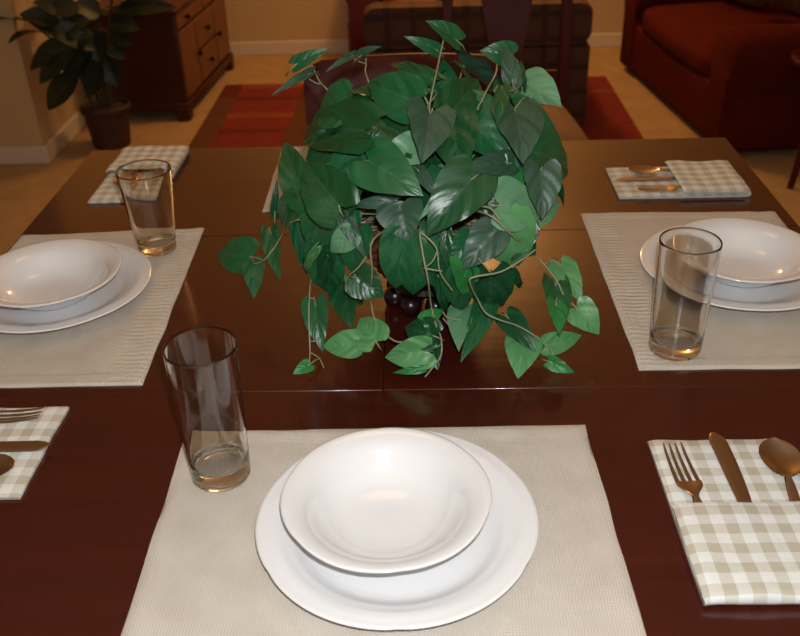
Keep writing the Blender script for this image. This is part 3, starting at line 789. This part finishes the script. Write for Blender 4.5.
# ------------------------------------------------------------------ dining chairs
def make_chair():
    o = thing('dining_chair', '', 'chair')
    W = .215; sh = .60; hb = 1.062
    # local frame: seat faces -y, back at y = +.22
    st = MB(); st.box((-W, -.23, sh - .05), (W, .185, sh - .035)); 
    sc_ = cushion('seat', (0, -.02, sh - .012), (.45, .43, .05), M['seat'], o, .018, .008)
    for v in sc_.data.vertices: v.co.x *= 1 - .20 * (v.co.y + .235) / .43
    for lo, hi in (((-W + .02, -.225, sh - .095), (W - .02, -.205, sh - .037)), ((-W + .02, .175, sh - .095), (W - .02, .195, sh - .037)),
                   ((-W, -.205, sh - .095), (-W + .02, .175, sh - .037)), ((W - .02, -.205, sh - .095), (W, .175, sh - .037))):
        boxo('seat_rail', lo, hi, M['chairwood'], o, .003)
    for s in (-1, 1):
        b = MB(); x = s * (W - .02)
        b.prism([(x - .015, -.215, 0), (x + .015, -.215, 0), (x + .015, -.185, 0), (x - .015, -.185, 0)],
                [(x - .021, -.226, sh - .037), (x + .021, -.226, sh - .037), (x + .021, -.184, sh - .037), (x - .021, -.184, sh - .037)]); b.build('leg', M['chairwood'], o, bevel=.004)
        # rear leg runs up into the stile
        b = MB(); pts = [(.235, 0), (.205, .3), (.200, sh), (.212, .78), (.246, 1.01)]; k0 = len(b.v)
        for (y, z) in pts:
            for dx, dy in ((-.017, -.015), (.017, -.015), (.017, .015), (-.017, .015)): b.v.append(Vector((x + dx, y + dy, z)))
        for j in range(len(pts) - 1):
            for i in range(4): b.face((k0 + j * 4 + i, k0 + j * 4 + (i + 1) % 4, k0 + j * 4 + 4 + (i + 1) % 4, k0 + j * 4 + 4 + i))
        b.face((k0 + 3, k0 + 2, k0 + 1, k0)); b.face([k0 + 16 + i for i in range(4)]); b.build('rear_leg', M['chairwood'], o, bevel=.004)
        b = MB(); b.box((x - .01, -.19, .20), (x + .01, .195, .225)); b.build('stretcher', M['chairwood'], o, bevel=.003)
    boxo('footrest', (-W + .035, -.212, .17), (W - .035, -.188, .20), M['chairwood'], o, .003)
    # curved crest rail with rounded shoulders
    b = MB()
    def crest(u, v):
        x = (2 * u - 1) * .232; q = abs(2 * u - 1); 
        return x, .246 + .030 * (1 - q * q) * 1.0 - .012
    N = 25
    def fn(u, v):
        x, y0 = crest(u, 0); q = abs(2 * u - 1)
        top = hb + .006 * (1 - q * q) - .035 * max(0, (q - .84) / .16) ** 2.2; bot = hb - .135 + .012 * (1 - q * q) + .010 * max(0, (q - .84) / .16) ** 2
        ring = [(-.011, bot), (.011, bot), (.013, (bot + top) / 2), (.011, top - .004), (.004, top), (-.004, top), (-.011, top - .004), (-.013, (bot + top) / 2)]
        dy, z = ring[round(v * 8) % 8]
        return (x, y0 + dy + (z - hb + .06) * .18, z)
    k0 = len(b.v); b.grid(fn, N, 8, closev=True)
    b.face([k0 + j * N for j in range(8)]); b.face([k0 + j * N + N - 1 for j in range(8)][::-1])
    b.build('crest_rail', M['chairwood'], o, angle=60)
    boxo('lower_rail', (-W + .04, .194, .665), (W - .04, .214, .70), M['chairwood'], o, .003)
    b = MB()
    def sp(u, v):
        t = v; z = .698 + (hb - .128 - .698) * t; w = .040 + .052 * t ** 1.3 
        y = .205 + .05 * t ** 1.3
        return None
    rows = []
    k0 = len(b.v); NZ = 10
    for j in range(NZ):
        t = j / (NZ - 1); z = .698 + (hb - .120 - .698) * t; w = .046 + .042 * t ** 1.2; y = .204 + .047 * t ** 1.4
        for dx, dy in ((-w, -.006), (0, -.004), (w, -.006), (w, .006), (0, .008), (-w, .006)): b.v.append(Vector((dx, y + dy, z)))
    for j in range(NZ - 1):
        for i in range(6): b.face((k0 + j * 6 + i, k0 + j * 6 + (i + 1) % 6, k0 + j * 6 + 6 + (i + 1) % 6, k0 + j * 6 + 6 + i))
    b.face([k0 + i for i in range(6)][::-1]); b.face([k0 + (NZ - 1) * 6 + i for i in range(6)])
    b.build('splat', M['chairwood'], o, angle=50)
    return o
ch = make_chair(); ch.location = (-.022, 1.69, 0)
ch['label'] = 'dark cherry dining chair pushed in at the far side, its crest behind the ivy'; ch['group'] = 'cherry dining chairs'
dup(ch, (.282, 2.84, .012), .0, 'dark cherry dining chair standing back from the table, wide splat and tan seat')

# round side table mostly outside the frame at the right
def bar(name, p, q, r, m, par, r2=None):
    b = MB(); b.tube(smooth([Vector(p), (Vector(p) + Vector(q)) / 2, Vector(q)], 3), [r + ((r2 or r) - r) * i / 6 for i in range(7)], 10); return b.build(name, m, par)
et = thing('side_table', 'round dark wood side table by the red loveseat at the right photo edge', 'table', (1.755, 3.785, 0))
b = MB(); b.lathe([(0, .480), (.17, .480), (.200, .486), (.212, .496), (.215, .508), (.210, .520), (.200, .524), (.192, .520), (.186, .514), (0, .514)], 64); b.build('tabletop', M['chairwood'], et, weld=True, angle=50)
for x, y in ((-.178, -.135), (.195, -.12), (.02, .20)):
    bar('leg', (x, y, 0), (x * .55, y * .55, .482), .014, M['chairwood'], et, .021)
b = MB(); b.tube([(.095 * math.cos(2 * PI * i / 40), .095 * math.sin(2 * PI * i / 40), .24) for i in range(41)], .011, 8, cap=False); b.build('stretcher_ring', M['chairwood'], et)

# ------------------------------------------------------------------ upholstery behind
def sofa(name, label, cat, loc, rz, L, D, arm_w, seat_h, arm_h, back_h, fabric, group=None, nseat=1):
    """local frame: faces -y, x along its length, front at y = 0"""
    o = thing(name, label, cat, loc, rz, group)
    cushion('base', (0, D / 2, .03 + (seat_h - .13) / 2), (L - .04, D, seat_h - .13), fabric, o, .03, .004)
    iw = L - 2 * arm_w
    for k in range(nseat):
        w = iw / nseat; cushion('seat_cushion', (-iw / 2 + w * (k + .5), D / 2 - .09, seat_h - .06), (w - .01, D - .18, .16), fabric, o, .06, .03)
        cushion('back_cushion', (-iw / 2 + w * (k + .5), D - .24, seat_h + .22), (w - .01, .20, .42), fabric, o, .08, .03, Matrix.Rotation(.16, 3, 'X'))
    cushion('back_frame', (0, D - .08, (.06 + back_h) / 2), (L - .06, .16, back_h - .06), fabric, o, .06, .0)
    for s in (-1, 1):
        b = MB(); n = 28; x = s * (L / 2 - arm_w / 2); hw = arm_w / 2
        sec = []                           # rolled arm section in x-z
        sec += [(-hw * .72, .03), (hw * .72, .03), (hw * .74, arm_h * .55)]
        R = hw * .98; cz = arm_h - R
        for i in range(15):
            a = -PI * .22 + i / 14 * PI * 1.44; sec.append((R * math.cos(a), cz + R * math.sin(a)))
        sec += [(-hw * .74, arm_h * .55)]
        ys = [(0.0, .90), (.012, .97), (.04, 1.0), (.3, 1.), (D * .6, 1.), (D - .06, 1.), (D - .02, .96)]
        cx, cy = 0, arm_h * .5
        k0 = len(b.v); m_ = len(sec)
        for (y, sc) in ys:
            for (sx, sz) in sec: b.v.append(Vector((x + cx + (sx - cx) * sc, y - .015, cy + (sz - cy) * sc + .0)))
        for j in range(len(ys) - 1):
            for i in range(m_): b.face((k0 + j * m_ + i, k0 + j * m_ + (i + 1) % m_, k0 + j * m_ + m_ + (i + 1) % m_, k0 + j * m_ + m_ + i))
        b.face([k0 + i for i in range(m_)][::-1]); b.face([k0 + (len(ys) - 1) * m_ + i for i in range(m_)])
        b.build('arm', fabric, o, angle=50)
        for y in (.08, D - .08):
            f = MB(); f.lathe([(0, 0), (.022, 0), (.034, .015), (.03, .04), (0, .04)], 16, c=(s * (L / 2 - .09), y, 0)); f.build('foot', M['chairwood'], o, weld=True)
    return o
sofa('loveseat', 'red chenille loveseat with rolled arms and patterned pillows at the upper right', 'sofa', (1.285, 4.745, 0), -PI / 2 + .107, 1.58, .96, .26, .41, .58, .82, M['redsofa'])
sofa('armchair', 'red armchair with a rolled arm against the back wall, half hidden by the patterned chair', 'armchair', (.10, 5.325, 0), 0, 1.10, .64, .24, .46, .66, .92, M['redleather'])
def pillow(c, size, rot, label):
    b = MB(); n = 17
    def f(sg):
        def g(u, v):
            x, y = 2 * u - 1, 2 * v - 1; k = max(0, (1 - x ** 4) * (1 - y ** 4)) ** .5
            pin = 1 - .06 * (1 - abs(x * y))
            return (x * size[0] / 2 * pin, y * size[1] / 2 * pin, sg * size[2] / 2 * k)
        return g
    b.grid(f(1), n, n); b.grid(f(-1), n, n, flip=True)
    b.v = [rot @ v for v in b.v]
    o = b.build('throw_pillow', M['pillow'], None, weld=True, angle=80, loc=c)
    return tag(o, label, 'pillow', 'patterned throw pillows')
pillow((1.62, 5.05, .66), (.42, .42, .15), Matrix.Rotation(.22, 3, 'Z') @ Matrix.Rotation(1.0, 3, 'Y') @ Matrix.Rotation(.0, 3, 'X'), 'tan patterned throw pillow at the far end of the red loveseat')
pillow((1.70, 4.50, .70), (.42, .42, .14), Matrix.Rotation(.5, 3, 'Z') @ Matrix.Rotation(.85, 3, 'Y'), 'tan patterned throw pillow at the near arm of the red loveseat')

# patterned slipper chair seen from behind
pc = thing('accent_chair', 'wide accent chair in dark medallion fabric seen from behind, above the ivy', 'armchair', (.268, 4.42, .0125))
def panel(name, w, h, d, r, c, m):
    b = MB(); pts = rrect(w / 2, h / 2, r, 8)
    ds = [(0, .97), (.03, 1), (d - .03, 1), (d, .97)]; k0 = len(b.v); n = len(pts)
    for (y, s) in ds:
        for (x, z) in pts: b.v.append(Vector((c[0] + x * (1 - (1 - s) * .6), c[1] + y, c[2] + z * s)))
    for j in range(3):
        for i in range(n): b.face((k0 + j * n + i, k0 + j * n + (i + 1) % n, k0 + j * n + n + (i + 1) % n, k0 + j * n + n + i))
    b.face([k0 + i for i in range(n)][::-1]); b.face([k0 + 3 * n + i for i in range(n)])
    return b.build(name, m, pc, angle=35)
panel('backrest', 1.10, .20, .13, .06, (0, .0, .517), M['medallion'])
panel('back_skirt', 1.10, .415, .13, .02, (0, .0, .2085), M['medallion'])
cushion('seat', (0, .43, .21), (.94, .58, .36), M['medallion'], pc, .05, .02)
for s in (-1, 1): cushion('arm', (s * .51, .44, .24), (.08, .60, .46), M['medallion'], pc, .04, .0)

# ------------------------------------------------------------------ console cabinet
cb = thing('console_cabinet', 'low dark cherry console with small doors and drawers along the left wall', 'cabinet', (-1.255, 4.69, 0), -.06)
CL, CD, CH = 1.03, .46, .585
boxo('body', (-CD, .02, .075), (-.012, CL - .02, CH - .03), M['cabinet'], cb, .004)
boxo('top', (-CD - .01, -.005, CH - .03), (.015, CL + .005, CH), M['cabinet'], cb, .008)
boxo('plinth', (-CD, .008, .055), (.008, CL - .008, .10), M['cabinet'], cb, .006)
for x0 in (-CD, -.065):
    for y0 in (.0, CL - .075): boxo('foot', (x0, y0 + .002, 0), (x0 + .073, y0 + .073, .0745), M['cabinet'], cb, .008)
def front(name, y0, y1, z0, z1, knob):
    b = MB(); b.box((-.014, y0, z0), (.004, y1, z1)); d = b.build(name, M['drawer'], cb, bevel=.004)
    for ky in knob:
        k = MB(); k.lathe([(0, 0), (.006, 0), (.006, .010), (.015, .016), (.016, .024), (.009, .030), (0, .031)], 16)
        k.v = [Vector((v.z + .003, v.x + ky, v.y + (z0 + z1) / 2)) for v in k.v]; k.build('knob', M['darkmetal'], d, weld=True)
w3 = CL - .06
front('drawer', .04, .04 + w3 * .5 - .008, .475, .55, (.17,)); front('drawer', .04 + w3 * .5 + .008, CL - .04, .475, .55, (.04 + w3 * .75,))
front('door', .04, .04 + w3 * .29, .115, .455, (.04 + w3 * .27,)); front('door', CL - .04 - w3 * .29, CL - .04, .115, .455, (CL - .04 - w3 * .27,))
front('drawer', .055 + w3 * .29, CL - .055 - w3 * .29, .295, .455, (CL / 2,)); front('drawer', .055 + w3 * .29, CL - .055 - w3 * .29, .115, .275, (CL / 2,))

# ------------------------------------------------------------------ floor plant
pp = thing('potted_plant', 'dark green broad-leaved plant in a brown wicker pot beside the cherry console', 'plant', (-1.575, 4.36, 0))
b = MB()
def potf(r, z, a):
    return r + .0025 * math.sin(a * 36) * math.cos(z * 260), z
b.lathe([(0, .001), (.085, 0), (.090, .006)] + [(.090 + .018 * i / 18, .006 + .175 * i / 18) for i in range(1, 19)] + [(.118, .182), (.122, .194), (.122, .208), (.117, .213), (.109, .208), (.105, .185), (0, .182)], 108, potf)
b.build('pot', M['pot'], pp, weld=True, angle=50)
b = MB(); b.lathe([(0, .200), (.06, .198), (.1055, .192)], 32); b.build('soil', M['dirt'], pp, weld=True)
random.seed(23)
tips = []
for k, (dx, dy, hz) in enumerate(((-.05, -.03, .95), (.05, -.02, 1.1), (-.02, .03, 1.25), (.07, .02, .8), (-.10, -.10, .7))):
    b = MB(); pts = smooth([Vector((dx * .4, dy * .4, .19)), Vector((dx * .8, dy * .8, .45)), Vector((dx * 1.4, dy * 1.4, .45 + (hz - .45) * .5)), Vector((dx * 2.2, dy * 2.2, hz))], 5)
    b.tube(pts, [.009 * (1 - .5 * i / len(pts)) for i in range(len(pts))], 7); b.build('stem', M['darkstem'], pp); tips.append(pts)
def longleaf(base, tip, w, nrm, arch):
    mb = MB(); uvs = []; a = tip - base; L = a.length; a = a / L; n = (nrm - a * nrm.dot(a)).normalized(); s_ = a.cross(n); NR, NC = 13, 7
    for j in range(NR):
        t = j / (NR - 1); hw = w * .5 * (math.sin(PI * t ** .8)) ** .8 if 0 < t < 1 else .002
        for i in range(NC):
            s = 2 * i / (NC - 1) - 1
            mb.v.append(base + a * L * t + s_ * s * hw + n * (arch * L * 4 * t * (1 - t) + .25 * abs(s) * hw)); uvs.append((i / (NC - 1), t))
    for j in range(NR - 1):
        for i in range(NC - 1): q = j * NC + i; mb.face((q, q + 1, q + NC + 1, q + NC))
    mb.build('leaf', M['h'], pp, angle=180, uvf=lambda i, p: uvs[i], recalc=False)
def px_at(x, y, yy):                       # the point seen at a pixel, at room depth yy
    d = ray(x, y); return CAM + d * (yy - CAM.y) / d.y
ppl = Vector(pp.location) if False else Vector((-1.575, 4.36, 0))
seen = [(78, 74, 48, 110, 20, 3.98), (95, 50, 22, 12, 15, 3.95), (70, 40, 30, 70, 16, 3.93), (75, 45, 40, 84, 18, 3.9), (60, 22, 20, 14, 14, 3.92), (98, 60, 92, 96, 18, 4.1), (105, 55, 118, 88, 16, 4.2),
        (108, 40, 124, 60, 14, 4.25), (85, 40, 60, 62, 15, 4.0), (92, 48, 72, 82, 14, 4.0), (110, 22, 140, 30, 14, 4.2), (112, 12, 178, 8, 15, 4.28), (90, 20, 50, 34, 16, 3.98), (100, 15, 75, 2, 16, 4.05), (88, 30, 100, 62, 18, 4.05), (70, 12, 34, 2, 14, 3.95),
        (80, 8, 45, 12, 16, 3.95), (104, 30, 95, 75, 15, 4.1), (66, 50, 48, 62, 13, 3.94), (112, 35, 132, 46, 12, 4.2), (94, 34, 72, 44, 16, 3.96), (84, 58, 64, 78, 15, 3.97)]
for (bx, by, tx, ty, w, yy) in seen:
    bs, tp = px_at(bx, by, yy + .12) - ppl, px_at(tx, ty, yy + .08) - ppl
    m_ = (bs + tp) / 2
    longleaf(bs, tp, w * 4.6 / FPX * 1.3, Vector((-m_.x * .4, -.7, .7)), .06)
for k in range(46):
    pts = tips[k % 5]; b0 = pts[int(len(pts) * random.uniform(.45, .99))].copy()
    ang = random.uniform(0, 2 * PI); L = random.uniform(.17, .27); d = Vector((math.cos(ang), math.sin(ang), random.uniform(-.5, .45))).normalized()
    t = b0 + d * L
    wx = t + ppl
    if wx.x < PX + .04 and wx.y > PY - .06: continue
    if wx.y > 4.62 and wx.z < .70: continue
    longleaf(b0, t, random.uniform(.07, .095), Vector((0, 0, 1)) - d * .3, .08)

# ------------------------------------------------------------------ lights
def lamp(name, kind, loc, power, col, size=.1, rot=None):
    l = bpy.data.lights.new(name, kind); l.energy = power; l.color = col
    if kind == 'POINT': l.shadow_soft_size = size
    if kind == 'AREA': l.shape = 'DISK'; l.size = size
    o = bpy.data.objects.new(name, l); COL.objects.link(o); o.location = loc
    if rot: o.rotation_euler = rot
    return o
lamp('camera_flash', 'POINT', CAM + CU * .06 + CR * .02, 38, (.95, .98, 1.0), .012)
lamp('living_room_ceiling_lamp', 'POINT', (.2, 5.0, 2.35), 60, (1, .52, .18), .16)
lamp('dining_ceiling_lamp', 'POINT', (-.1, 1.5, 2.35), 4, (1, .6, .28), .2)
w = bpy.data.worlds.new('world'); SC.world = w; w.use_nodes = True
w.node_tree.nodes['Background'].inputs[0].default_value = (.02, .014, .01, 1); w.node_tree.nodes['Background'].inputs[1].default_value = 1
vs = SC.view_settings; vs.view_transform = 'Standard'; vs.look = 'None'; vs.exposure = 0; vs.gamma = 1; vs.use_curve_mapping = False
SC.cycles.use_denoising = True
SC.cycles.max_bounces = 10; SC.cycles.transmission_bounces = 10; SC.cycles.sample_clamp_indirect = 6
